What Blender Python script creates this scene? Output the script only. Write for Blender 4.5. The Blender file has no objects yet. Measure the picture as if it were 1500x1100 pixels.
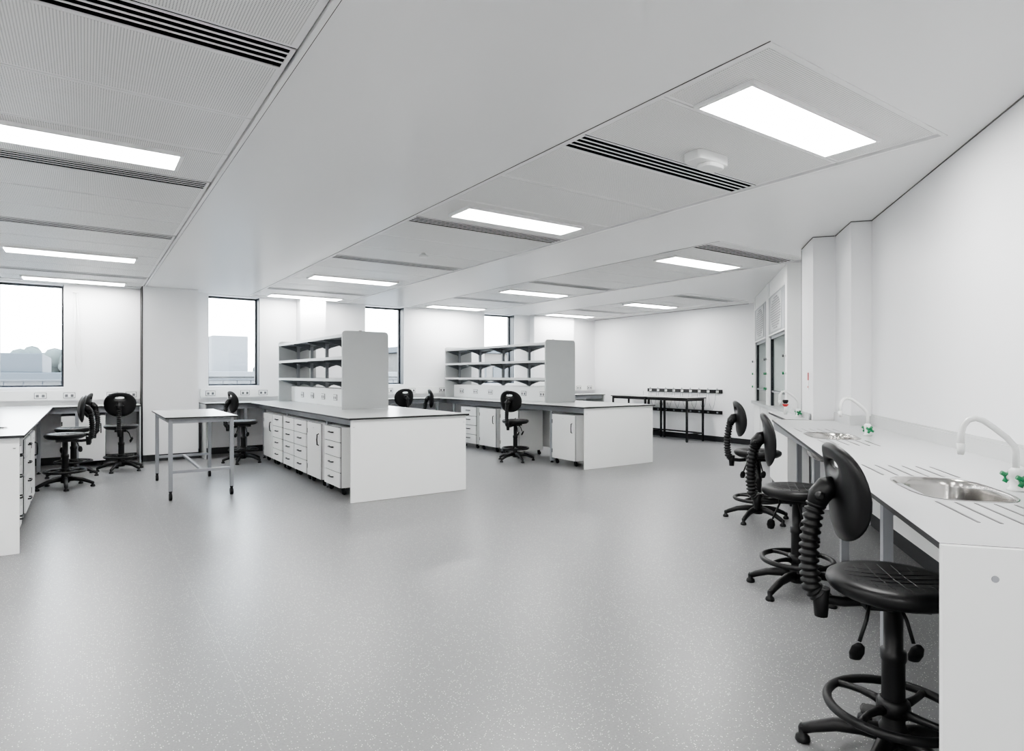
import bpy, bmesh, math, random
from mathutils import Matrix, Vector
random.seed(4)
scene = bpy.context.scene
pi = math.pi
CH = 2.75   # ceiling height
# ------------------------------------------------------------------ materials
def mat(name, col, rough=0.5, metal=0.0, noise=0.03, nscale=6.0, bump=0.0, bscale=200.0, spec=0.5):
    m = bpy.data.materials.new(name); m.use_nodes = True
    nt = m.node_tree; b = nt.nodes['Principled BSDF']
    b.inputs['Roughness'].default_value = rough
    b.inputs['Metallic'].default_value = metal
    b.inputs['Specular IOR Level'].default_value = spec
    tc = nt.nodes.new('ShaderNodeTexCoord')
    n = nt.nodes.new('ShaderNodeTexNoise'); n.inputs['Scale'].default_value = nscale
    nt.links.new(tc.outputs['Object'], n.inputs['Vector'])
    mx = nt.nodes.new('ShaderNodeMix'); mx.data_type = 'RGBA'
    mx.inputs['A'].default_value = [c*(1-noise) for c in col]+[1]
    mx.inputs['B'].default_value = [min(1, c*(1+noise)) for c in col]+[1]
    nt.links.new(n.outputs['Fac'], mx.inputs['Factor'])
    nt.links.new(mx.outputs['Result'], b.inputs['Base Color'])
    if bump > 0:
        n2 = nt.nodes.new('ShaderNodeTexNoise'); n2.inputs['Scale'].default_value = bscale
        nt.links.new(tc.outputs['Object'], n2.inputs['Vector'])
        bp = nt.nodes.new('ShaderNodeBump'); bp.inputs['Strength'].default_value = bump
        bp.inputs['Distance'].default_value = 0.002
        nt.links.new(n2.outputs['Fac'], bp.inputs['Height'])
        nt.links.new(bp.outputs['Normal'], b.inputs['Normal'])
    return m

M_wall = mat('wall_paint', (0.86, 0.865, 0.875), 0.42, noise=0.01, bump=0.03, bscale=60)
M_ceil = mat('ceiling_plaster', (0.93, 0.93, 0.93), 0.27, noise=0.01, nscale=2)
M_white = mat('white_laminate', (0.87, 0.88, 0.87), 0.35, noise=0.01)
M_metalwhite = mat('white_coated_metal', (0.90, 0.90, 0.90), 0.35, noise=0.01)
M_counter = mat('grey_worktop', (0.56, 0.57, 0.57), 0.25, noise=0.02, nscale=40)
M_edge = mat('black_core_edge', (0.010, 0.010, 0.011), 0.4)
M_black = mat('black_plastic', (0.005, 0.005, 0.0055), 0.42, noise=0.1, bump=0.15, bscale=300, spec=0.35)
M_blackmet = mat('black_metal', (0.006, 0.006, 0.007), 0.38, spec=0.35)
M_steel = mat('grey_painted_steel', (0.28, 0.29, 0.31), 0.35)
M_shelf = mat('shelf_grey', (0.27, 0.285, 0.30), 0.35)
M_panelgrey = mat('grey_laminate', (0.47, 0.485, 0.485), 0.35)
M_grille = mat('grille_grey', (0.22, 0.23, 0.24), 0.4)
M_brkt = mat('bracket_grey', (0.15, 0.16, 0.17), 0.4)
M_stain = mat('stainless_steel', (0.40, 0.39, 0.375), 0.20, 1.0, noise=0.08, nscale=30)
M_dark = mat('dark_void', (0.003, 0.003, 0.004), 1.0, spec=0.0)
M_gap = mat('shadow_gap', (0.05, 0.05, 0.05), 0.9, spec=0.1)
M_gap2 = mat('soft_shadow_gap', (0.16, 0.16, 0.16), 0.9, spec=0.1)  # dark tone stands in for the shade inside the wall-ceiling gap
M_skirt = mat('black_skirting', (0.012, 0.013, 0.015), 0.45)
M_green = mat('green_plastic', (0.005, 0.16, 0.055), 0.35)
M_red = mat('red_plastic', (0.45, 0.015, 0.015), 0.35)
M_tap = mat('white_enamel_tap', (0.82, 0.83, 0.82), 0.22)
M_frame = mat('window_frame_dark', (0.016, 0.019, 0.024), 0.4)
M_groove = mat('drain_groove', (0.04, 0.04, 0.04), 0.4)
M_socket = mat('socket_grey', (0.12, 0.125, 0.13), 0.4)
M_bldA = mat('render_facade', (0.12, 0.125, 0.132), 0.8)
M_bldB = mat('slate_roof', (0.036, 0.044, 0.053), 0.7)
M_bldC = mat('facade_glazing', (0.012, 0.020, 0.028), 0.2)
M_brick = mat('pale_brick', (0.08, 0.075, 0.07), 0.8, noise=0.1, nscale=3)
M_ground = mat('tarmac', (0.16, 0.165, 0.17), 0.9)
M_leaf = mat('tree_leaves', (0.075, 0.085, 0.08), 0.95, noise=0.35, nscale=1.5, spec=0.1)  # greyed green: distance haze put into the leaf colour

# floor: speckled vinyl
def floor_mat():
    m = bpy.data.materials.new('speckled_vinyl'); m.use_nodes = True
    nt = m.node_tree; b = nt.nodes['Principled BSDF']; L = nt.links.new
    tc = nt.nodes.new('ShaderNodeTexCoord')
    vo = nt.nodes.new('ShaderNodeTexVoronoi'); vo.inputs['Scale'].default_value = 115
    L(tc.outputs['Object'], vo.inputs['Vector'])
    lt = nt.nodes.new('ShaderNodeMath'); lt.operation = 'LESS_THAN'; lt.inputs[1].default_value = 0.22
    L(vo.outputs['Distance'], lt.inputs[0])
    sp = nt.nodes.new('ShaderNodeSeparateColor'); L(vo.outputs['Color'], sp.inputs[0])
    gt = nt.nodes.new('ShaderNodeMath'); gt.operation = 'GREATER_THAN'; gt.inputs[1].default_value = 0.62
    L(sp.outputs[0], gt.inputs[0])
    mu = nt.nodes.new('ShaderNodeMath'); mu.operation = 'MULTIPLY'
    L(lt.outputs[0], mu.inputs[0]); L(gt.outputs[0], mu.inputs[1])
    n = nt.nodes.new('ShaderNodeTexNoise'); n.inputs['Scale'].default_value = 110
    n.inputs['Detail'].default_value = 4
    L(tc.outputs['Object'], n.inputs['Vector'])
    mx = nt.nodes.new('ShaderNodeMix'); mx.data_type = 'RGBA'
    mx.inputs['A'].default_value = (0.145, 0.146, 0.149, 1); mx.inputs['B'].default_value = (0.245, 0.247, 0.251, 1)
    L(n.outputs['Fac'], mx.inputs['Factor'])
    # welded seams every 2 m
    sx = nt.nodes.new('ShaderNodeSeparateXYZ'); L(tc.outputs['Object'], sx.inputs[0])
    ad = nt.nodes.new('ShaderNodeMath'); ad.operation = 'ADD'; ad.inputs[1].default_value = 21.45
    L(sx.outputs['X'], ad.inputs[0])
    mo = nt.nodes.new('ShaderNodeMath'); mo.operation = 'MODULO'; mo.inputs[1].default_value = 2.0
    L(ad.outputs[0], mo.inputs[0])
    l2 = nt.nodes.new('ShaderNodeMath'); l2.operation = 'LESS_THAN'; l2.inputs[1].default_value = 0.004
    L(mo.outputs[0], l2.inputs[0])
    m2 = nt.nodes.new('ShaderNodeMix'); m2.data_type = 'RGBA'
    m2.inputs['B'].default_value = (0.26, 0.26, 0.26, 1)
    L(l2.outputs[0], m2.inputs['Factor']); L(mx.outputs['Result'], m2.inputs['A'])
    m3 = nt.nodes.new('ShaderNodeMix'); m3.data_type = 'RGBA'
    m3.inputs['B'].default_value = (0.85, 0.85, 0.83, 1)
    L(mu.outputs[0], m3.inputs['Factor']); L(m2.outputs['Result'], m3.inputs['A'])
    L(m3.outputs['Result'], b.inputs['Base Color'])
    b.inputs['Roughness'].default_value = 0.33
    return m
M_floor = floor_mat()

def perf_mat():
    m = bpy.data.materials.new('perforated_metal'); m.use_nodes = True
    nt = m.node_tree; b = nt.nodes['Principled BSDF']; L = nt.links.new
    tc = nt.nodes.new('ShaderNodeTexCoord')
    vm = nt.nodes.new('ShaderNodeVectorMath'); vm.operation = 'SCALE'; vm.inputs['Scale'].default_value = 90
    L(tc.outputs['Object'], vm.inputs[0])
    fr = nt.nodes.new('ShaderNodeVectorMath'); fr.operation = 'FRACTION'; L(vm.outputs[0], fr.inputs[0])
    sb = nt.nodes.new('ShaderNodeVectorMath'); sb.operation = 'SUBTRACT'; sb.inputs[1].default_value = (.5, .5, 0)
    L(fr.outputs[0], sb.inputs[0])
    ml = nt.nodes.new('ShaderNodeVectorMath'); ml.operation = 'MULTIPLY'; ml.inputs[1].default_value = (1, 1, 0)
    L(sb.outputs[0], ml.inputs[0])
    ln = nt.nodes.new('ShaderNodeVectorMath'); ln.operation = 'LENGTH'; L(ml.outputs[0], ln.inputs[0])
    lt = nt.nodes.new('ShaderNodeMath'); lt.operation = 'LESS_THAN'; lt.inputs[1].default_value = 0.24
    L(ln.outputs['Value'], lt.inputs[0])
    mx = nt.nodes.new('ShaderNodeMix'); mx.data_type = 'RGBA'
    mx.inputs['A'].default_value = (0.88, 0.88, 0.87, 1); mx.inputs['B'].default_value = (0.22, 0.22, 0.22, 1)
    L(lt.outputs[0], mx.inputs['Factor']); L(mx.outputs['Result'], b.inputs['Base Color'])
    b.inputs['Roughness'].default_value = 0.38
    return m
M_perf = perf_mat()

def emis_mat():
    m = bpy.data.materials.new('led_diffuser'); m.use_nodes = True
    nt = m.node_tree; b = nt.nodes['Principled BSDF']
    b.inputs['Base Color'].default_value = (0.9, 0.9, 0.9, 1)
    b.inputs['Emission Color'].default_value = (1.0, 0.99, 0.975, 1)
    b.inputs['Emission Strength'].default_value = 46
    return m
M_emit = emis_mat()
def glass_mat():
    m = bpy.data.materials.new('clear_glass'); m.use_nodes = True
    nt = m.node_tree
    for n in list(nt.nodes): nt.nodes.remove(n)
    o = nt.nodes.new('ShaderNodeOutputMaterial'); t = nt.nodes.new('ShaderNodeBsdfTransparent')
    g = nt.nodes.new('ShaderNodeBsdfGlossy'); g.inputs['Roughness'].default_value = 0.02
    t.inputs[0].default_value = (0.96, 0.98, 0.98, 1)
    mx = nt.nodes.new('ShaderNodeMixShader'); mx.inputs[0].default_value = 0.05
    nt.links.new(t.outputs[0], mx.inputs[1]); nt.links.new(g.outputs[0], mx.inputs[2])
    nt.links.new(mx.outputs[0], o.inputs[0])
    return m
M_glass = glass_mat()

# ------------------------------------------------------------------ mesh builder
class MB:
    def __init__(s):
        s.v = []; s.f = []; s.m = []; s.sm = []; s.mats = []; s.M = Matrix.Identity(4)
    def mi(s, m):
        if m not in s.mats: s.mats.append(m)
        return s.mats.index(m)
    def add(s, vs, fs, m, smooth=False):
        o = len(s.v)
        s.v += [s.M @ Vector(p) for p in vs]
        for k, f in enumerate(fs):
            s.f.append([i+o for i in f])
            s.m.append(s.mi(m[k] if isinstance(m, list) else m))
            s.sm.append(smooth[k] if isinstance(smooth, list) else smooth)
    def box(s, x0, x1, y0, y1, z0, z1, m, top=None):
        vs = [(x0,y0,z0),(x1,y0,z0),(x1,y1,z0),(x0,y1,z0),(x0,y0,z1),(x1,y0,z1),(x1,y1,z1),(x0,y1,z1)]
        fs = [(3,2,1,0),(4,5,6,7),(0,1,5,4),(1,2,6,5),(2,3,7,6),(3,0,4,7)]
        mm = [top or m, top or m, m, m, m, m]
        s.add(vs, fs, mm)
    def prism(s, poly, z0, z1, m, top=None, smooth=False):
        n = len(poly)
        vs = [(p[0],p[1],z0) for p in poly]+[(p[0],p[1],z1) for p in poly]
        fs = [tuple(range(n-1,-1,-1)), tuple(range(n,2*n))]+[(i,(i+1)%n,n+(i+1)%n,n+i) for i in range(n)]
        s.add(vs, fs, [top or m]*2+[m]*n, [False]*2+[smooth]*n)
    def tube(s, pts, r, m, seg=12, closed=False, caps=True, smooth=True):
        pts = [Vector(p) for p in pts]; n = len(pts)
        rs = r if isinstance(r, (list, tuple)) else [r]*n
        T = []
        for i in range(n):
            a = pts[(i-1)%n] if (closed or i > 0) else pts[i]
            b = pts[(i+1)%n] if (closed or i < n-1) else pts[i]
            T.append((b-a).normalized())
        ref = Vector((0,0,1)) if abs(T[0].z) < 0.9 else Vector((1,0,0))
        N = (ref - T[0]*ref.dot(T[0])).normalized()
        vs = []
        for i in range(n):
            N = (N - T[i]*N.dot(T[i])).normalized(); B = T[i].cross(N)
            for k in range(seg):
                a = 2*pi*(k+.5)/seg
                vs.append(pts[i]+(N*math.cos(a)+B*math.sin(a))*rs[i])
        fs = []
        for i in range(n if closed else n-1):
            j = (i+1)%n
            for k in range(seg):
                l = (k+1)%seg
                fs.append((i*seg+k, i*seg+l, j*seg+l, j*seg+k))
        sm = [smooth]*len(fs)
        if caps and not closed:
            fs.append(tuple(range(seg-1,-1,-1))); fs.append(tuple((n-1)*seg+k for k in range(seg))); sm += [False]*2
        s.add(vs, fs, m, sm)
    def lathe(s, prof, m, c=(0,0,0), seg=24, sx=1.0, sy=1.0):
        vs = []; n = len(prof)
        for (r, z) in prof:
            for k in range(seg):
                a = 2*pi*k/seg
                vs.append((c[0]+r*sx*math.cos(a), c[1]+r*sy*math.sin(a), c[2]+z))
        fs = []
        for i in range(n-1):
            for k in range(seg):
                l = (k+1)%seg
                fs.append((i*seg+k, i*seg+l, (i+1)*seg+l, (i+1)*seg+k))
        sm = [True]*len(fs)
        fs.append(tuple(range(seg-1,-1,-1))); fs.append(tuple((n-1)*seg+k for k in range(seg))); sm += [False]*2
        s.add(vs, fs, m, sm)
    def finish(s, name, Mw=None, bevel=0.0, seg=1, recenter=True, weld=False):
        Mw = Mw or Matrix.Identity(4)
        if recenter:
            xs=[p.x for p in s.v]; ys=[p.y for p in s.v]; zs=[p.z for p in s.v]
            c = Vector(((min(xs)+max(xs))/2, (min(ys)+max(ys))/2, min(zs)))
        else: c = Vector((0,0,0))
        me = bpy.data.meshes.new(name)
        me.from_pydata([tuple(p-c) for p in s.v], [], s.f)
        for m in s.mats: me.materials.append(m)
        me.polygons.foreach_set('material_index', s.m); me.polygons.foreach_set('use_smooth', s.sm)
        bm = bmesh.new(); bm.from_mesh(me); bmesh.ops.recalc_face_normals(bm, faces=bm.faces); bm.to_mesh(me); bm.free()
        ob = bpy.data.objects.new(name, me); scene.collection.objects.link(ob)
        ob.matrix_world = Mw @ Matrix.Translation(c)
        if bevel > 0:
            b = ob.modifiers.new('bevel', 'BEVEL'); b.width = bevel; b.segments = seg; b.limit_method = 'ANGLE'; b.angle_limit = math.radians(50)
        return ob
def rrect(cx, cy, a, b, p=4.0, n=48, exp=None):
    out = []
    for k in range(n):
        t = 2*pi*k/n; c, d = math.cos(t), math.sin(t)
        out.append((cx+a*math.copysign(abs(c)**(2/p), c), cy+b*math.copysign(abs(d)**(2/p), d)))
    return out
def cut(ob, cutter_list):
    for cu in cutter_list:
        md = ob.modifiers.new('c', 'BOOLEAN'); md.operation = 'DIFFERENCE'; md.object = cu; md.solver = 'EXACT'
    bpy.context.view_layer.update()
    dg = bpy.context.evaluated_depsgraph_get()
    me = bpy.data.meshes.new_from_object(ob.evaluated_get(dg))
    ob.modifiers.clear(); ob.data = me
    for cu in cutter_list: bpy.data.objects.remove(cu, do_unlink=True)
def parent(child, par):
    bpy.context.view_layer.update()
    mw = child.matrix_world.copy(); child.parent = par
    child.matrix_parent_inverse = par.matrix_world.inverted(); child.matrix_world = mw

# diagonal wall frame: local x along wall, local y into the room
DA = math.atan2(0.639, 0.769)
D = Matrix.Translation((1.050, -1.2635, 0)) @ Matrix.Rotation(DA, 4, 'Z')
XW, YW, XL, YS = 10.6, 11.6, -4.5, -1.5

# ------------------------------------------------------------------ shell
b = MB()
b.prism([(XL,YS),(0.765,YS),(XW,6.675),(XW,YW),(XL,YW)], -0.1, 0, M_floor)
b.finish('floor', recenter=False)

strips = [(-1.0,0.76,-1.2,11.45),(2.38,4.10,1.52,11.45),(5.45,7.15,4.05,11.45),(8.5,10.15,6.95,11.45),(-4.2,-2.5,-1.2,11.45)]  # last strip is out of view, added to hold extra lights
xs = sorted({XL, XW+.2}|{q for s_ in strips for q in s_[:2]}); ys = sorted({YS, YW+.3}|{q for s_ in strips for q in s_[2:]})
b = MB()
for i in range(len(xs)-1):
    for j in range(len(ys)-1):
        cx = (xs[i]+xs[i+1])/2; cy = (ys[j]+ys[j+1])/2
        if any(q[0]<cx<q[1] and q[2]<cy<q[3] for q in strips): continue
        b.box(xs[i],xs[i+1],ys[j],ys[j+1],CH,CH+.12,M_ceil)
for q in strips: b.box(q[0]-.01,q[1]+.01,q[2]-.01,q[3]+.01,CH+.06,CH+.11,M_dark)
b.finish('ceiling', recenter=False)

lights = {0:[-.55,1.92,4.56,8.75,11.15],1:[1.92,4.56,8.75,11.15],2:[4.98,8.40,11.1],3:[8.55,11.05],4:[-.55,1.92,4.56,8.75]}  # first strip's first light and all the last strip's are unseen, added for brightness
vents = {0:[.6,2.82,5.05,7.15,10.35],1:[2.82,5.05,7.15,10.35],2:[4.33,7.40,9.7],3:[7.25,10.0],4:[.6,2.82,5.05,7.15,10.35]}
for si, (x0,x1,y0,y1) in enumerate(strips):
    b = MB(); g = .007; VW = .105
    cuts = [y0]+[c for v in vents[si] for c in (v-VW, v+VW)]+[y1]
    for k in range(0, len(cuts), 2):
        a, c = cuts[k], cuts[k+1]
        n = max(1, round((c-a)/0.6)); w = (c-a)/n
        for i in range(n):
            A = a+i*w+(g if (i==0 and k==0) else .004); B = a+(i+1)*w-.004-(g if c==y1 and i==n-1 else 0)
            b.box(x0+g, x1-g, A, B, CH+.010, CH+.03, M_metalwhite)
            b.box(x0+g+.03, x1-g-.03, A+.018, B-.018, CH+.0085, CH+.012, M_perf)
    b.finish('ceiling_panel', bevel=0)
    b = MB()   # trim frame
    t = .022
    b.box(x0-t,x0,y0-t,y1+t,CH-.004,CH-.0003,M_metalwhite); b.box(x1,x1+t,y0-t,y1+t,CH-.004,CH-.0003,M_metalwhite)
    b.box(x0,x1,y0-t,y0,CH-.004,CH-.0003,M_metalwhite); b.box(x0,x1,y1,y1+t,CH-.004,CH-.0003,M_metalwhite)
    e=.004
    b.box(x0-t-e,x0-t,y0-t,y1+t,CH-.002,CH-.0003,M_gap); b.box(x1+t,x1+t+e,y0-t,y1+t,CH-.002,CH-.0003,M_gap)
    b.finish('trim_%d' % (si+1))
    for v in vents[si]:
        b = MB()
        b.box(x0+.012,x1-.012,v-.102,v+.102,CH+.010,CH+.05,M_dark)
        b.box(x0+.012,x1-.012,v-.102,v-.094,CH+.004,CH+.010,M_metalwhite)
        b.box(x0+.012,x1-.012,v+.094,v+.102,CH+.004,CH+.010,M_metalwhite)
        b.box(x0+.012,x0+.03,v-.094,v+.094,CH+.004,CH+.010,M_metalwhite)
        b.box(x1-.03,x1-.012,v-.094,v+.094,CH+.004,CH+.010,M_metalwhite)
        for i in range(3):
            yy = v-.094+.188*(i+1)/4
            b.box(x0+.03,x1-.03,yy-.006,yy+.006,CH+.007,CH+.010,M_metalwhite)
        b.finish('ceiling_vent')
    xc = (x0+x1)/2
    for v in lights[si]:
        b = MB(); hx, hy, r = .635, .175, .022
        z0, z1 = CH-.014, CH+.010
        b.box(xc-hx,xc+hx,v-hy,v-hy+r,z0,z1,M_metalwhite); b.box(xc-hx,xc+hx,v+hy-r,v+hy,z0,z1,M_metalwhite)
        b.box(xc-hx,xc-hx+r,v-hy+r,v+hy-r,z0,z1,M_metalwhite); b.box(xc+hx-r,xc+hx,v-hy+r,v+hy-r,z0,z1,M_metalwhite)
        b.box(xc-hx+r,xc+hx-r,v-hy+r,v+hy-r,z0+.003,z1-.002,M_emit)
        b.finish('ceiling_light_panel')  # also builds the unseen panels added to brighten the room

# occupancy sensor
b = MB()
b.prism(rrect(3.27,2.53,.15,.075,5,32), CH-.05, CH+.009, M_white)
b.prism(rrect(3.30,2.52,.09,.06,3,24), CH-.075, CH-.05, M_white)
b.finish('occupancy_sensor', bevel=.004)
b = MB(); b.lathe([(.05,0),(.05,.02),(.03,.035),(.02,.05)], M_white, (3.2,6.4,CH-.042)); b.finish('smoke_detector')

# window wall
SILL, HEAD = 1.17, 2.735
wins = [(-1.07,-.27),(1.73,2.56),(4.53,5.36),(7.30,8.12)]
b = MB()
b.box(XL,XW+.2,YW,YW+.3,0,SILL,M_wall); b.box(XL,XW+.2,YW,YW+.3,HEAD,CH,M_wall)
edges = [XL]+[q for w in wins for q in w]+[XW+.2]
for i in range(0,len(edges),2): b.box(edges[i],edges[i+1],YW,YW+.3,SILL,HEAD,M_wall)
b.finish('wall_north', recenter=False)
for i,(a,c) in enumerate(wins):
    b = MB(); f=.03; y0,y1=YW+.2,YW+.26; z0,z1=SILL+.003,HEAD-.003; a+=.003; c-=.003
    b.box(a,a+f,y0,y1,z0,z1,M_frame); b.box(c-f,c,y0,y1,z0,z1,M_frame)
    b.box(a+f,c-f,y0,y1,z0,z0+f,M_frame); b.box(a+f,c-f,y0,y1,z1-f,z1,M_frame)
    b.box(a+f,c-f,y0+.028,y0+.034,z0+f,z1-f,M_glass)
    b.box(c-.006,c,YW+.02,YW+.2,z0,z1,M_frame)
    b.finish('window_%d'%(i+1))
b = MB(); b.box(XW,XW+.1,6.4,YW,0,CH,M_wall); b.finish('wall_east', recenter=False)
b = MB(); b.box(XL-.1,XL,YS-.1,YW+.3,0,CH,M_wall); b.finish('wall_west', recenter=False)
b = MB(); b.box(XL,.9,YS-.1,YS,0,CH,M_wall); b.finish('wall_south', recenter=False)
b = MB(); b.box(-.6,12.6,-.1,0,0,CH,M_wall); b.finish('wall_southeast', D, recenter=False)
b = MB(); b.box(-.3,6.21,.0005,.004,CH-.008,CH-.0005,M_gap2); b.finish('trim_6', D)  # thin dark strip paints the shaded gap line below the ceiling
b = MB(); b.box(XW-.005,XW-.0005,7.2,YW-.01,CH-.008,CH-.0005,M_gap2); b.finish('trim_7')  # same painted gap line on the east wall
b = MB(); b.box(6.21,6.80,.001,.17,.001,CH-.001,M_wall)
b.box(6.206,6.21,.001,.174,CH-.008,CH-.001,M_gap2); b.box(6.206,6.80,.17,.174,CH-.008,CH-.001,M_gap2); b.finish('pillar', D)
b = MB(); b.box(6.801,7.42,.001,.375,.001,CH-.001,M_wall)
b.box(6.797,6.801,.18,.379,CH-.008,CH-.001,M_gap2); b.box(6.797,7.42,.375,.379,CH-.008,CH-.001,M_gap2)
b.box(7.415,7.421,.376,.379,.92,CH-.02,M_gap); b.finish('pillar', D)
PIL = [(.74,1.52,11.2),(3.20,3.66,11.33),(8.55,9.75,11.42)]
for (a,c,y) in PIL:
    b = MB(); b.box(a,c,y,YW-.001,.001,CH-.001,M_wall); b.box(a-.003,c+.003,y-.006,YW-.002,.001,.1,M_skirt)
    if a<1: b.box(a-.012,a-.001,y-.004,YW-.002,.1,CH-.002,M_gap)
    b.finish('pillar')
b = MB()
for (a,c) in ((XL+.01,.72),(1.53,3.19),(3.67,8.54),(9.76,XW-.02)): b.box(a,c,YW-.015,YW-.001,.001,.11,M_skirt)
b.finish('baseboard_north')
b = MB(); b.box(XW-.015,XW-.001,7.0,YW-.03,.001,.11,M_skirt); b.finish('baseboard_east')
b = MB(); b.box(-.2,6.2,.001,.015,.001,.12,M_skirt); b.finish('baseboard_southeast', D)

# ------------------------------------------------------------------ outside
b = MB(); b.box(-60,90,14,140,-5,-4.9,M_ground); b.finish('ground', recenter=False)
b = MB(); b.box(-9,1.0,26,40,-4.9,1.2,M_bldA); b.box(-9.3,1.3,25.7,40.3,1.2,1.45,M_bldB)
b.prism([(-9,26.2),(-1.2,26.2),(-1.2,33),(-9,33)],1.45,2.1,M_bldB)
for k in range(9): b.box(-8.7+k*1.05,-7.9+k*1.05,25.94,26,-.2,.9,M_bldC)
for k in range(9): b.box(-8.7+k*1.05,-7.9+k*1.05,25.94,26,-2.6,-1.4,M_bldC)
b.finish('office_building', bevel=.02)
b = MB(); b.box(3.2,11.8,24,36,-4.9,1.3,M_bldA); b.box(3.0,12,23.8,36.2,1.3,1.5,M_bldA)
b.box(4,5.3,26,30,1.5,2.9,M_bldA); b.box(7,9,27,30,1.5,2.4,M_bldB)
for k in range(7): b.box(3.6+k*1.15,4.3+k*1.15,23.94,24,-.4,.8,M_bldC)
b.finish('office_building', bevel=.02)
b = MB(); b.box(13,26,27,40,-4.9,2.5,M_brick); b.box(12.8,26.2,26.8,40.2,2.5,2.8,M_bldB)
for k in range(9): b.box(13.6+k*1.3,14.5+k*1.3,26.94,27,.4,1.8,M_bldC)
b.finish('office_building', bevel=.02)
b = MB()
for k in range(50): b.tube([(-4+k*.3,15.4,-.2),(-4+k*.3,15.4,1.25)],.012,M_frame,6)
b.tube([(-4,15.4,1.25),(11,15.4,1.25)],.025,M_frame,8); b.tube([(-4,15.4,.4),(11,15.4,.4)],.015,M_frame,8)
b.box(-4.2,11.2,15.2,15.6,-4.9,-.2,M_bldA)
b.finish('roof_railing')
for k in range(24):
    b = MB(); x=-26+k*3.6+random.uniform(-1,1); y=72+random.uniform(-6,6)
    b.tube([(x,y,-4.9),(x,y,2)],.3,M_brick,6)
    for j in range(26):
        r=random.uniform(.45,.95); q1=random.uniform(0,2*pi); q2=random.uniform(0,2.2)
        cx,cy,cz = x+q2*math.cos(q1),y+q2*math.sin(q1),2.2+random.uniform(-1.8,1.6)*(1-q2/3)
        b.lathe([(r*math.sin(pi*q/5)+.01, -r*math.cos(pi*q/5)) for q in range(6)], M_leaf, (cx,cy,cz), 8)
    b.finish('tree')

# ------------------------------------------------------------------ lab benches
TZ = .880    # underside of worktops
def sockets_x(b, xs_, y, z, d=-1):
    for x in xs_:
        b.box(x-.075,x+.075,y-.008,y,z-.043,z+.043,M_socket)
        b.box(x-.068,x+.068,y-.010,y-.008,z-.036,z+.036,M_white)
        for q in (-.035,.035):
            b.box(x+q-.018,x+q+.018,y-.0125,y-.010,z-.024,z+.016,M_socket)
def sockets_y(b, ys_, x, z, sgn=-1):
    for y in ys_:
        xa = [x, x+sgn*.008, x+sgn*.010, x+sgn*.0125]
        b.box(min(xa[0],xa[1]),max(xa[0],xa[1]),y-.075,y+.075,z-.043,z+.043,M_socket)
        b.box(min(xa[1],xa[2]),max(xa[1],xa[2]),y-.068,y+.068,z-.036,z+.036,M_white)
        for q in (-.035,.035):
            b.box(min(xa[2],xa[3]),max(xa[2],xa[3]),y+q-.018,y+q+.018,z-.024,z+.016,M_socket)
def leg(b, x, y, z1=.84, w=.022):
    b.box(x-w,x+w,y-w,y+w,.03,z1,M_steel); b.lathe([(.025,0),(.025,.012),(.01,.016),(.01,.032)],M_blackmet,(x,y,.0005),12)
def island(x0,x1,y0, legs, yend=10.885):
    b = MB()
    b.box(x0-.03,x1+.03,y0-.03,yend,TZ,.90,M_edge,top=M_counter)
    b.box(x0,x1,y0,y0+.025,.002,TZ-.001,M_white)                          # end panel
    for x in (x0+.03,x1-.03): b.lathe([(.008,0),(.008,.004)],M_steel,(x,y0-.004,.8),8)
    xc=(x0+x1)/2
    b.box(xc-.012,xc+.012,y0+.03,yend-.01,.12,.84,M_white)              # spine panel
    for xx in (x0+.09,x1-.14): b.box(xx,xx+.05,y0+.03,yend-.01,.80,TZ-.002,M_steel)
    for yy in legs:
        leg(b,x0+.115,yy); leg(b,x1-.115,yy); b.box(x0+.14,x1-.14,yy-.02,yy+.02,.80,.84,M_steel)
    return b
i1 = island(2.30,3.70,6.29,[7.37,9.16,10.6]).finish('island_lab_bench', bevel=.0015)
i2 = island(5.86,7.26,6.62,[7.52,8.9,10.6]).finish('island_lab_bench', bevel=.0015)
i0 = island(-1.85,-.41,5.95,[7.1,8.45,10.6]).finish('island_lab_bench')
c = MB(); c.mats=[M_edge,M_counter]; c.prism(rrect(-.72,6.78,.17,.14,3,32),.85,.95,M_edge); cu=c.finish('cutter'); cut(i0,[cu])
def basin(b, cx, cy, a, bb, depth, z=.90, p=3.2, n=40):
    levels=[(1.03,.003),(1.0,.004),(.97,-.004),(.95,-.03),(.92,-depth*.6),(.84,-depth*.92),(.70,-depth),(.12,-depth-.006),(.10,-depth-.02)]
    vs=[];fs=[]
    for k,(sc,dz) in enumerate(levels):
        for (x,y) in rrect(cx,cy,a*sc,bb*sc,p if k<6 else 2.6,n): vs.append((x,y,z+dz))
    for i in range(len(levels)-1):
        for k in range(n): l=(k+1)%n; fs.append((i*n+k,i*n+l,(i+1)*n+l,(i+1)*n+k))
    b.add(vs,fs,M_stain,True)
    vs2=[];fs2=[]
    lv=[(1.0,-.022),(.98,-.04),(.95,-depth*.6),(.87,-depth*.95),(.72,-depth-.012),(.1,-depth-.016)]
    for k,(sc,dz) in enumerate(lv):
        for (x,y) in rrect(cx,cy,a*sc,bb*sc,p,n): vs2.append((x,y,z+dz))
    for i in range(len(lv)-1):
        for k in range(n): l=(k+1)%n; fs2.append((i*n+k,i*n+l,(i+1)*n+l,(i+1)*n+k))
    b.add(vs2,fs2,M_stain,True)
    b.lathe([(.035,0),(.035,.004),(.012,.002)],M_dark,(cx,cy,z-depth-.003),16)
    b.tube([(cx,cy,z-depth-.02),(cx,cy,z-depth-.16)],.022,M_white,12)
b = MB(); basin(b,-.72,6.78,.17,.14,.13); parent(b.finish('sink_bowl'), i0)

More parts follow.
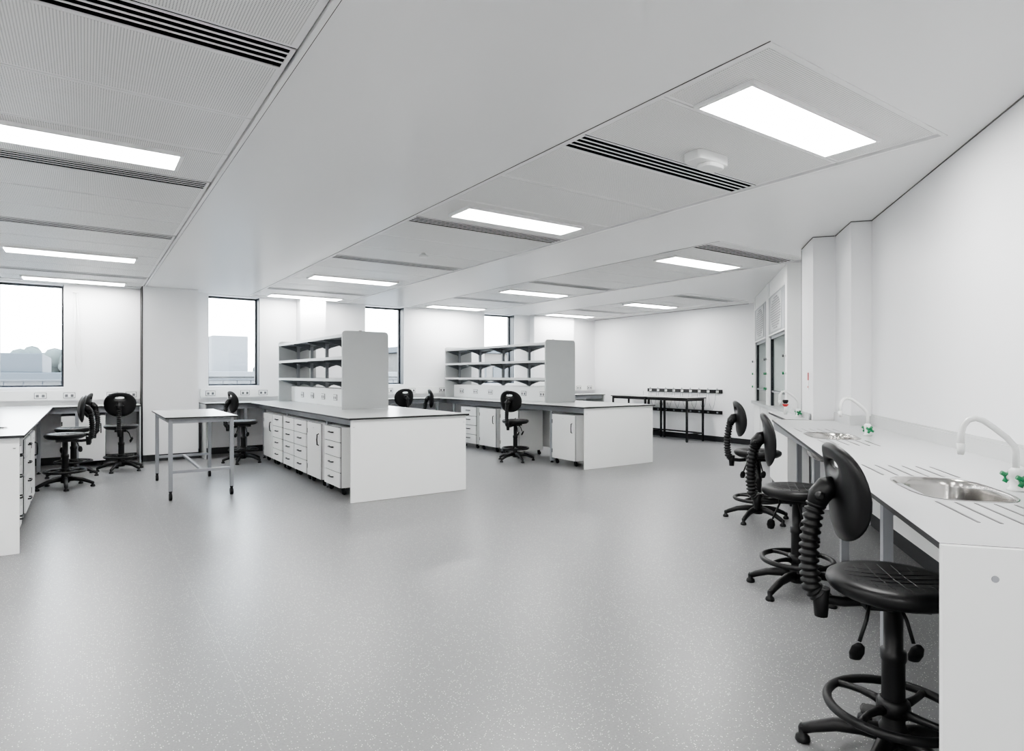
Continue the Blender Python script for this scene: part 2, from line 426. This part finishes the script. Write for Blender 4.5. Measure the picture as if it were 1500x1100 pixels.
def perim(x0,x1,legs,endL=False,endR=False):
    b = MB(); y0=10.9; yb=YW-.02
    poly=[(x0,y0),(x1,y0),(x1,yb)]; segs=[]; cur=x1
    for (a,c,y) in sorted([p for p in PIL if p[0]>x0 and p[1]<x1], reverse=True):
        poly+=[(c+.006,yb),(c+.006,y-.008),(a-.006,y-.008),(a-.006,yb)]; segs.append((c+.02,cur)); cur=a-.02
    segs.append((x0,cur)); poly.append((x0,yb))
    b.prism(poly,TZ,.90,M_edge,top=M_counter)
    b.box(x0+.02,x1-.02,y0+.07,y0+.11,.80,TZ-.002,M_steel)
    for (a,c) in segs: b.box(a+.02,c-.02,YW-.09,YW-.03,.80,TZ-.002,M_steel)
    for x in legs: leg(b,x,y0+.09); leg(b,x,YW-.06); b.box(x-.02,x+.02,y0+.1,YW-.07,.80,.84,M_steel)
    if endL: b.box(x0+.002,x0+.022,y0+.03,YW-.03,.002,TZ-.001,M_panelgrey)
    if endR: b.box(x1-.022,x1-.002,y0+.03,YW-.03,.002,TZ-.001,M_panelgrey)
    return b
perim(-1.88,.70,[-1.2,-.1],endR=True).finish('perimeter_lab_bench',bevel=.0015)
perim(1.58,10.3,[2.2,3.0,3.85,5.0,5.8,7.35,8.4],endL=True,endR=True).finish('perimeter_lab_bench',bevel=.0015)
for (a,c_,sx) in [(-1.9,.72,[-1.4,-.55,-.2,.35,.6]),(1.60,3.18,[1.75,2.3,2.6,3.0]),(3.68,8.5,[4.0,4.5,5.0,5.5,6.2,7.6,8.2]),(9.8,10.5,[10.0,10.35])]:
    b=MB(); b.box(a,c_,YW-.075,YW-.002,.975,1.12,M_white); sockets_x(b,sx,YW-.075,1.048); b.finish('dado_trunking',bevel=.003)

# shelving units over islands
def shelf(x0,x1,y0,y1):
    b = MB(); xc=(x0+x1)/2; z0=.9015
    for yy in (y0,y1-.025):
        r=.05; zt=1.945; pts=[(x0,z0),(x1,z0)]
        for k in range(7): a=pi/2*k/6; pts.append((x1-r+r*math.cos(a),zt-r+r*math.sin(a)))
        for k in range(7): a=pi/2+pi/2*k/6; pts.append((x0+r+r*math.cos(a),zt-r+r*math.sin(a)))
        n=len(pts)
        vs=[(p[0],yy,p[1]) for p in pts]+[(p[0],yy+.025,p[1]) for p in pts]
        fs=[tuple(range(n)),tuple(range(2*n-1,n-1,-1))]+[(i,(i+1)%n,n+(i+1)%n,n+i) for i in range(n)]
        b.add(vs,fs,M_panelgrey)
    b.box(xc-.11,xc+.11,y0+.026,y1-.026,z0,1.16,M_white)
    nn=int((y1-y0)/.55)
    sy=[y0+.35+k*.55 for k in range(nn)]
    sockets_y(b,sy,xc-.11,1.03,-1); sockets_y(b,sy,xc+.11,1.03,1)
    b.tube([(xc,y0+.2,1.945),(xc,y0+.2,1.965)],.02,M_dark,10)
    npost=5
    levels=[1.275,1.57,1.865]
    for k in range(npost):
        yy=y0+.06+(y1-y0-.12)*k/(npost-1)
        b.box(xc-.025,xc+.025,yy-.02,yy+.02,1.16,1.90,M_shelf)
        for z in levels:
            for sg in (-1,1):
                pts=[(0,0),(.28,0),(.28,-.014),(.04,-.085),(.02,-.10),(0,-.10)]
                n=len(pts)
                vs=[(xc+sg*(.02+p[0]),yy-.012,z+p[1]) for p in pts]+[(xc+sg*(.02+p[0]),yy+.012,z+p[1]) for p in pts]
                fs=[tuple(range(n)),tuple(range(2*n-1,n-1,-1))]+[(i,(i+1)%n,n+(i+1)%n,n+i) for i in range(n)]
                b.add(vs,fs,M_brkt)
    for z in levels:
        for (a,c_) in ((x0+.004,xc-.028),(xc+.028,x1-.004)):
            b.box(a,c_,y0+.027,y1-.027,z,z+.018,M_shelf)
        b.box(x0,x0+.004,y0+.027,y1-.027,z-.006,z+.034,M_panelgrey); b.box(x1-.004,x1,y0+.027,y1-.027,z-.006,z+.034,M_panelgrey)
        b.box(xc-.03,xc+.03,y0+.027,y1-.027,z-.03,z,M_shelf)
    return b
shelf(2.78,3.43,7.93,11.19).finish('reagent_shelf_unit',bevel=.0015)
shelf(6.22,6.86,8.0,11.45).finish('reagent_shelf_unit',bevel=.0015)

# mobile pedestals: local front at x=0 facing -x, width along y
def ped_mesh(kind, w=.54, dpt_=.52):
    b = MB(); h0,h1=.085,.765; hw=w/2
    b.box(.022,dpt_,-hw,hw,h0,h1,M_white)
    b.box(.016,.022,-hw,hw,h0,h1,M_edge)
    if kind=='drawer':
        n=4; H=(h1-h0)/n
        for i in range(n):
            z0=h0+i*H+.005; z1=h0+(i+1)*H-.005
            b.box(0,.016,-hw+.004,hw-.004,z0,z1,M_white); zc=(z0+z1)/2+.02
            b.tube([(0,-.07,zc),(-.022,-.062,zc),(-.026,0,zc),(-.022,.062,zc),(0,.07,zc)],.007,M_black,8)
    else:
        b.box(0,.016,-hw+.004,hw-.004,h0+.005,h1-.005,M_white)
        b.tube([(0,-hw+.06,.50),(-.022,-hw+.06,.508),(-.026,-hw+.06,.57),(-.022,-hw+.06,.632),(0,-hw+.06,.64)],.007,M_black,8)
        b.lathe([(.009,0),(.009,.004)],M_steel,(.0,0,.70),8)
        for zz in (.2,.65): b.box(-.004,.0,hw-.02,hw-.006,zz-.03,zz+.03,M_blackmet)
    for x in (.06,dpt_-.05):
        for y in (-hw+.05,hw-.05):
            b.lathe([(.02,.07),(.02,.085)],M_blackmet,(x,y,0),10)
            b.box(x-.018,x+.018,y-.016,y+.016,.035,.072,M_black)
            b.tube([(x+.012,y-.014,.028),(x+.012,y+.014,.028)],.0275,M_black,14)
    return b.finish('mobile_pedestal',recenter=False,bevel=.002)
pd = ped_mesh('drawer'); pc = ped_mesh('door')
pd.name='drawer_pedestal'; pc.name='cupboard_pedestal'
used=set()
def place(tpl, x,y,rot=0):
    if tpl not in used: used.add(tpl); o=tpl
    else: o=tpl.copy(); scene.collection.objects.link(o)
    o.matrix_world = Matrix.Translation((x,y,0)) @ Matrix.Rotation(math.radians(rot),4,'Z')
    return o
for y,t in [(7.02,pd),(7.70,pc),(8.29,pd),(8.86,pd),(9.47,pd),(10.04,pc)]: place(t,2.335,y)
for y,t in [(7.16,pc),(8.60,pc),(9.28,pc),(9.94,pd)]: place(t,5.90,y)
for y,t in [(6.42,pd),(7.42,pd),(8.08,pc)]: place(t,-.445,y,180)
for y,t in [(7.02,pd),(7.75,pc),(9.6,pd)]: place(t,3.665,y,180)
place(pc,-.02,10.98,90)

# ------------------------------------------------------------------ lab stool
def stool_mesh():
    b = MB()
    b.lathe([(.02,.585),(.12,.585),(.175,.592),(.200,.607),(.210,.625),(.207,.642),(.192,.652),(.165,.654),(.10,.648),(.05,.645),(.01,.644)],M_black,seg=40,sx=1.0,sy=1.02)
    for k in range(-3,4):
        y=k*.045; x=math.sqrt(max(0,.15**2-y*y))
        b.tube([(-x,y,.6515),(-x*.5,y,.6475),(0,y,.6455),(x*.5,y,.6475),(x,y,.6515)],.0022,M_black,6)
        b.tube([(y,-x,.6515),(y,-x*.5,.6475),(y,0,.6455),(y,x*.5,.6475),(y,x,.6515)],.0022,M_black,6)
    b.box(-.11,.09,-.07,.07,.555,.588,M_blackmet)
    b.lathe([(.042,.06),(.046,.07),(.046,.135),(.036,.15),(.036,.36),(.040,.37),(.040,.40),(.030,.405),(.030,.555),(.045,.56)],M_black,seg=20)
    for k in range(5):
        a=2*pi*k/5+.3; c,s_=math.cos(a),math.sin(a)
        pr=[(.03,.105,.030),(.10,.105,.027),(.18,.090,.023),(.25,.062,.020),(.285,.045,.018)]
        b.tube([(c*p[0],s_*p[0],p[1]) for p in pr],[p[2] for p in pr],M_black,10)
        b.lathe([(.024,.0005),(.027,.006),(.024,.02),(.014,.028),(.016,.05),(.01,.062)],M_black,(c*.285,s_*.285,0),14)
    R=.205; zr=.20
    b.tube([(R*math.cos(2*pi*k/36),R*math.sin(2*pi*k/36),zr) for k in range(36)],.0155,M_black,10,closed=True)
    b.lathe([(.040,.175),(.052,.18),(.052,.225),(.040,.235)],M_black,seg=18)
    for k in range(4):
        a=pi/2*k+.5
        b.tube([((.04+ (R-.04)*q)*math.cos(a+.25*q),(.04+(R-.04)*q)*math.sin(a+.25*q),zr+.005*math.sin(pi*q)) for q in (0,.25,.5,.75,1)],[.018,.014,.012,.012,.013],M_black,8)
    def arm(q):
        P=[(-.06,.565),(-.16,.555),(-.225,.56),(-.262,.60),(-.272,.68),(-.27,.77),(-.258,.86),(-.238,.93)]
        q=q*(len(P)-1); i=min(int(q),len(P)-2); f=q-i
        return (P[i][0]*(1-f)+P[i+1][0]*f,0,P[i][1]*(1-f)+P[i+1][1]*f)
    b.tube([arm(k/28) for k in range(29)],.017,M_black,10)
    pts=[];rr=[]
    N=60
    for k in range(N+1):
        q=.34+(.95-.34)*k/N; pts.append(arm(q)); rr.append(.034 if k%4 in (1,2) else .025)
    b.tube(pts,rr,M_black,16)
    b.tube([(-.232,0,.50),(-.232,0,.60)],[.022,.03],M_black,12)
    b.tube([(-.250,0,.885),(-.238,0,.925),(-.212,0,.955),(-.190,0,.962)],[.030,.038,.040,.034],M_black,16)
    b.tube([(-.245,-.055,.93),(-.245,-.045,.93),(-.245,.045,.93),(-.245,.055,.93)],[.008,.016,.016,.008],M_black,12)
    n=44; K=7; zc=.945; A,B=.195,.168; ha,hb=.055,.016; hz=.095
    def P(th,k,side):
        c,s_=math.cos(th),math.sin(th)
        oy=A*math.copysign(abs(c)**.85,c)*(1-.10*max(0,-s_)); oz=B*math.copysign(abs(s_)**.85,s_)
        iy=ha*math.copysign(abs(c)**.7,c); iz=hz+hb*math.copysign(abs(s_)**.7,s_)
        y=iy+(oy-iy)*k; z=iz+(oz-iz)*k
        rim=math.sqrt(max(0,1-(2*k-1)**4))
        x=-.178+1.1*y*y-.10*(z) -.25*z*z+side*(.004+.014*rim)
        return (x,y,zc+z)
    vs=[];fs=[]
    for side in (1,-1):
        for j in range(K):
            k=j/(K-1)
            for i in range(n): vs.append(P(2*pi*i/n,k,side))
    o=K*n
    for j in range(K-1):
        for i in range(n):
            l=(i+1)%n
            fs.append((j*n+i,j*n+l,(j+1)*n+l,(j+1)*n+i)); fs.append((o+j*n+i,o+(j+1)*n+i,o+(j+1)*n+l,o+j*n+l))
    for i in range(n):
        l=(i+1)%n
        fs.append((i,o+i,o+l,l)); fs.append(((K-1)*n+i,(K-1)*n+l,o+(K-1)*n+l,o+(K-1)*n+i))
    b.add(vs,fs,M_black,True)
    for (x,y,dx,dy) in ((-.10,-.07,-.05,-.06),(.0,-.06,.02,-.05)):
        b.tube([(x,y,.57),(x+dx*.4,y+dy*.6,.535),(x+dx,y+dy,.47)],.006,M_black,8)
        M0=b.M; b.M=Matrix.Translation((x+dx*1.2,y+dy*1.2,.445))@Matrix.Rotation(.5,4,'X')
        b.lathe([(.004,-.045),(.018,-.038),(.024,-.01),(.020,.02),(.008,.035)],M_black,(0,0,0),14,1.0,.4); b.M=M0
    o=b.finish('lab_stool',recenter=False)
    return o
st = stool_mesh()
WD=math.degrees(DA)-90
def stl(x,y,rot): return place(st,x,y,rot)
stl(2.30,.998,WD+4); stl(3.66,2.145,WD-4); stl(5.17,3.42,WD+6)
stl(-.20,9.15,184); stl(-.13,10.12,172)
stl(.42,10.35,82); stl(2.02,10.25,8); stl(4.75,10.45,95); stl(5.20,9.75,-20); stl(5.60,7.98,25)

# ------------------------------------------------------------------ mobile table
b = MB()
b.box(.70,1.42,7.48,9.13,.882,.90,M_edge,top=M_counter)
X0,X1,Y0,Y1=.755,1.365,7.55,9.06; w=.02
for x in (X0,X1):
    for y in (Y0,Y1):
        b.box(x-w,x+w,y-w,y+w,.10,.882,M_steel)
        b.lathe([(.018,.085),(.018,.1)],M_blackmet,(x,y,0),10)
        b.box(x-.012,x+.012,y-.012,y+.02,.05,.088,M_blackmet)
        b.tube([(x-.016,y+.01,.0385),(x+.016,y+.01,.0385)],.038,M_black,16)
for y in (Y0,Y1):
    b.box(X0+w,X1-w,y-.012,y+.012,.83,.88,M_steel); b.box(X0+w,X1-w,y-.015,y+.015,.29,.32,M_steel)
for x in (X0,X1): b.box(x-.012,x+.012,Y0+w,Y1-w,.83,.88,M_steel)
b.box((X0+X1)/2-.015,(X0+X1)/2+.015,Y0+.015,Y1-.015,.29,.32,M_steel)
b.finish('mobile_table',bevel=.002)

# ------------------------------------------------------------------ far tables and cable rack
for (ya,yb) in ((8.12,9.22),(9.24,10.3)):
    b = MB(); b.box(9.9,10.5,ya,yb,.878,.90,M_edge,top=M_counter); w=.018
    for x in (9.94,10.44):
        for y in (ya+.04,yb-.04):
            b.box(x-w,x+w,y-w,y+w,.012,.878,M_blackmet); b.lathe([(.02,0),(.02,.012)],M_blackmet,(x,y,.0005),10)
    for y in (ya+.04,yb-.04): b.box(9.958,10.422,y-.012,y+.012,.83,.877,M_blackmet); b.box(9.958,10.422,y-.012,y+.012,.15,.18,M_blackmet)
    b.box(9.93,9.95,ya+.058,yb-.058,.83,.877,M_blackmet); b.box(10.43,10.45,ya+.058,yb-.058,.15,.18,M_blackmet)
    b.finish('lab_table',bevel=.0015)
b = MB(); x=XW-.002
b.box(x-.03,x,7.8,9.8,.985,1.06,M_black); b.box(x-.03,x,7.8,9.8,.56,.63,M_black)
for k in range(9):
    y=7.90+k*.225
    b.box(x-.04,x-.03,y-.03,y+.03,1.0,1.045,M_white)
    b.tube([(x-.05,y,1.02),(x-.055,y,1.08),(x-.03,y+.01,1.09),(x-.02,y+.012,1.06)],.007,M_steel,6)
    b.tube([(x-.05,y+.02,1.0),(x-.07,y+.05,.75),(x-.07,y+.10,.64),(x-.06,y+.17,.75),(x-.05,y+.21,1.0)],.005,M_steel,6)
    b.box(x-.04,x-.03,y-.02,y+.02,.58,.61,M_steel)
b.finish('socket_rail',bevel=.0015)

# ------------------------------------------------------------------ right wall bench (diagonal frame)
S0,S1=1.90,6.78
def front(s): return .977+(s-1.9)*(.765-.977)/(6.75-1.9)
b = MB()
top=[(S0+.001,.012),(6.19,.012),(6.19,.18),(S1,.18),(S1,front(S1)),(S0+.001,front(S0))]
b.prism(top,.882,.90,M_edge,top=M_counter)
wt=b.finish('worktop',D)
sinks=[(2.83,.62),(5.05,.58)]
SA,SB=.275,.17
cs=[]
for (s,t) in sinks:
    c=MB(); c.mats=[M_edge,M_counter]; c.prism(rrect(s,t,SA,SB,3.4,40),.85,.95,M_edge); cs.append(c.finish('cutter',D))
cut(wt,cs)
b = MB()
b.box(S0+.02,S1-.01,.72,.75,.80,.878,M_steel)
b.box(S0+.02,6.19,.03,.06,.80,.878,M_steel)
for s in (2.45,3.35,4.35,5.45,6.5):
    f=front(s)-.22
    b.box(s-.022,s+.022,f-.022,f+.022,.03,.85,M_steel); b.lathe([(.028,0),(.028,.012),(.01,.016),(.01,.032)],M_blackmet,(s,f,.0005),12)
    b.box(s-.02,s+.02,(.04 if s<6.2 else .2),f,.68,.72,M_steel)
b.box(S0+.03,6.18,.03,.045,.14,.80,M_white)       # back panel
b.box(S0-.022,S0,.005,front(S0)+.002,.002,.899,M_white)  # end panel
b.tube([(S0-.02,.86,.82),(S0-.0235,.86,.82)],.009,M_steel,12)
b.box(S0,6.19,.001,.012,.8765,1.0,M_counter)     # upstand
b.box(S0,6.19,.012,.022,.90,.985,M_counter)
b.box(6.19,S1-.001,.176,.19,.9005,.985,M_counter); b.box(6.178,6.19,.013,.19,.9005,.985,M_counter)
for (s,t) in sinks:
    for sg in (-1,1):
        for k in range(6):
            tt=t-.15+k*.06
            a=s+sg*(SA+.03); e=s+sg*(SA+.36)
            b.box(min(a,e),max(a,e),tt-.0045,tt+.0045,.9002,.9012,M_groove)
bench=b.finish('bench_frame',D,bevel=.0)
root=bpy.data.objects.new('sink_bench',None); scene.collection.objects.link(root)
root.matrix_world=D@Matrix.Translation((4.3,.5,0))
parent(wt,root); parent(bench,root)
for (s,t) in sinks:
    b=MB(); basin(b,s,t,SA-.003,SB-.003,.16,z=.8985); parent(b.finish('sink_bowl',D),root)

def tap(col=M_green):
    b=MB(); z=.9005
    b.lathe([(.030,0),(.030,.008),(.022,.014),(.020,.05),(.024,.055),(.024,.08),(.014,.09)],M_tap,(0,0,z),18)
    P=[(0,.08),(0,.15),(.006,.175),(.03,.205),(.075,.245),(.11,.272),(.135,.28),(.16,.272),(.177,.25),(.185,.215),(.186,.17)]
    b.tube([(0,p[0],z+p[1]) for p in P],.0115,M_tap,14)
    b.tube([(0,.186,z+.18),(0,.186,z+.135)],[.015,.011],M_tap,12)
    for sg in (-1,1):
        b.tube([(0,0,z+.045),(sg*.05,0,z+.045)],.012,M_tap,12)
        b.tube([(sg*.05,0,z+.045),(sg*.065,0,z+.05)],.016,col,12)
        for k in range(4):
            a=pi/2*k+.5
            b.tube([(sg*.06,0,z+.048),(sg*.06,.028*math.cos(a),z+.048+.028*math.sin(a))],[.010,.009],col,8)
    return b
tap().finish('swan_neck_tap',D@Matrix.Translation((2.84,.39,0)),recenter=False)
tap().finish('swan_neck_tap',D@Matrix.Translation((5.15,.31,0)),recenter=False)

# small drip-sink bench between pillar and fume cupboards
b=MB()
b.box(6.86,8.20,.40,.62,.876,.90,M_edge,top=M_counter)
b.box(7.43,8.20,.012,.40,.876,.90,M_edge,top=M_counter)
b.box(6.87,8.19,.585,.605,.10,.875,M_white); b.box(6.87,6.89,.40,.585,.10,.875,M_white); b.box(6.87,8.19,.40,.58,.002,.10,M_skirt)
b.box(6.9,8.15,.384,.40,.90,.96,M_counter)
b.finish('service_bench',D,bevel=.0015)
tap(M_green).finish('swan_neck_tap',D@Matrix.Translation((7.25,.44,0)),recenter=False)
b=MB(); b.lathe([(.018,0),(.014,.05),(.016,.09)],M_tap,(0,0,.9005),16); b.lathe([(.016,0),(.03,.015),(.036,.03)],M_red,(0,0,.99),14); b.lathe([(.02,0),(.034,.03),(.028,.045)],M_black,(0,0,1.025),14); b.finish('eyewash_nozzle',D@Matrix.Translation((7.7,.5,0)),recenter=False)
b=MB(); b.box(7.02,7.08,.376,.379,1.30,1.38,M_red); b.box(7.02,7.08,.376,.379,1.20,1.29,M_white); b.box(7.03,7.07,.379,.380,1.22,1.24,M_red); b.finish('safety_label',D)

# fume cupboards
def fume(s0,s1):
    b=MB(); T=.40; w=.15
    b.box(s0,s1,.002,T-.02,.002,.10,M_skirt)
    b.box(s0,s1,.002,T,.10,.85,M_white)
    b.box((s0+s1)/2-.003,(s0+s1)/2+.003,T,T+.002,.12,.83,M_gap)
    b.box(s0,s1,.002,T+.05,.85,.90,M_panelgrey)
    b.box(s0,s0+w,.002,T,.90,2.748,M_white); b.box(s1-w,s1,.002,T,.90,2.748,M_white)
    b.box(s0+w,s1-w,.002,.03,.90,2.748,M_panelgrey)
    b.box(s0+w,s1-w,.03,T-.01,1.93,2.748,M_white)
    b.box(s0+w,s1-w,T-.01,T+.004,1.95,2.50,M_shelf)
    b.box(s0+w,s1-w,T-.01,T+.010,1.93,1.95,M_white); b.box(s0+w,s1-w,T-.01,T+.010,2.50,2.52,M_white)
    cx=(s0+s1)/2; zc=2.225      # grille with round slatted fan cover
    b.box(cx-.50,cx+.50,T+.004,T+.010,1.975,2.475,M_panelgrey)
    for k in range(-6,7):
        h=k*.035; hw=2.0*math.sqrt(max(.0005,.225**2-h*h))
        b.box(cx-hw,cx+hw,T+.010,T+.016,zc+h-.009,zc+h+.009,M_grille)
    f=.03
    b.box(s0+w,s1-w,T-.06,T-.03,1.89,1.93,M_shelf); b.box(s0+w,s1-w,T-.06,T-.03,1.10,1.13,M_frame)
    for x in (s0+w,s1-w-f): b.box(x,x+f,T-.065,T-.025,.90,1.93,M_frame)
    b.box(s0+w+f,s1-w-f,T-.047,T-.043,1.13,1.89,M_glass)
    b.tube([(s0+.4,T-.02,1.115),(s1-.4,T-.02,1.115)],.010,M_steel,8)
    for x in (s0+w/2,s1-w/2):
        for z,m in ((1.15,M_green),(1.38,M_green),(1.6,M_socket)):
            b.tube([(x,T,z),(x,T+.025,z)],.015,M_white,12); b.tube([(x,T+.025,z),(x,T+.045,z)],[.020,.018],m,12)
    return b
fume(8.26,10.08).finish('fume_cupboard',D,bevel=.002)
fume(10.10,11.92).finish('fume_cupboard',D,bevel=.002)

# blind cord beside the left window
b=MB(); b.tube([(-.13,YW-.02,2.66),(-.13,YW-.02,1.9),(-.12,YW-.02,1.55),(-.08,YW-.02,1.42),(-.05,YW-.02,1.55),(-.07,YW-.02,1.9),(-.11,YW-.02,2.66)],.006,M_white,8)
b.box(-.16,-.09,YW-.04,YW-.002,2.62,2.67,M_white); b.finish('blind_cord')

# ------------------------------------------------------------------ world, camera
w=bpy.data.worlds.new('sky'); scene.world=w; w.use_nodes=True; nt=w.node_tree
bg=nt.nodes['Background']; tc=nt.nodes.new('ShaderNodeTexCoord'); sp=nt.nodes.new('ShaderNodeSeparateXYZ')
rp=nt.nodes.new('ShaderNodeValToRGB'); nt.links.new(tc.outputs['Generated'],sp.inputs[0]); nt.links.new(sp.outputs['Z'],rp.inputs[0])
rp.color_ramp.elements[0].color=(1.0,1.0,1.0,1); rp.color_ramp.elements[1].color=(.62,.79,1.0,1)
nt.links.new(rp.outputs[0],bg.inputs[0]); bg.inputs[1].default_value=16
cam=bpy.data.cameras.new('camera'); co=bpy.data.objects.new('camera',cam); scene.collection.objects.link(co)
cam.sensor_width=36; cam.sensor_fit='HORIZONTAL'; cam.lens=36*901/1500; cam.clip_start=.05; cam.clip_end=400
co.location=(0,0,1.35); co.rotation_euler=(pi/2,0,-math.atan(625/901))
scene.camera=co
scene.view_settings.view_transform='AgX'
try: scene.view_settings.look='AgX - Medium High Contrast'
except Exception as ex: print('LOOK', ex)
scene.view_settings.gamma=1.0
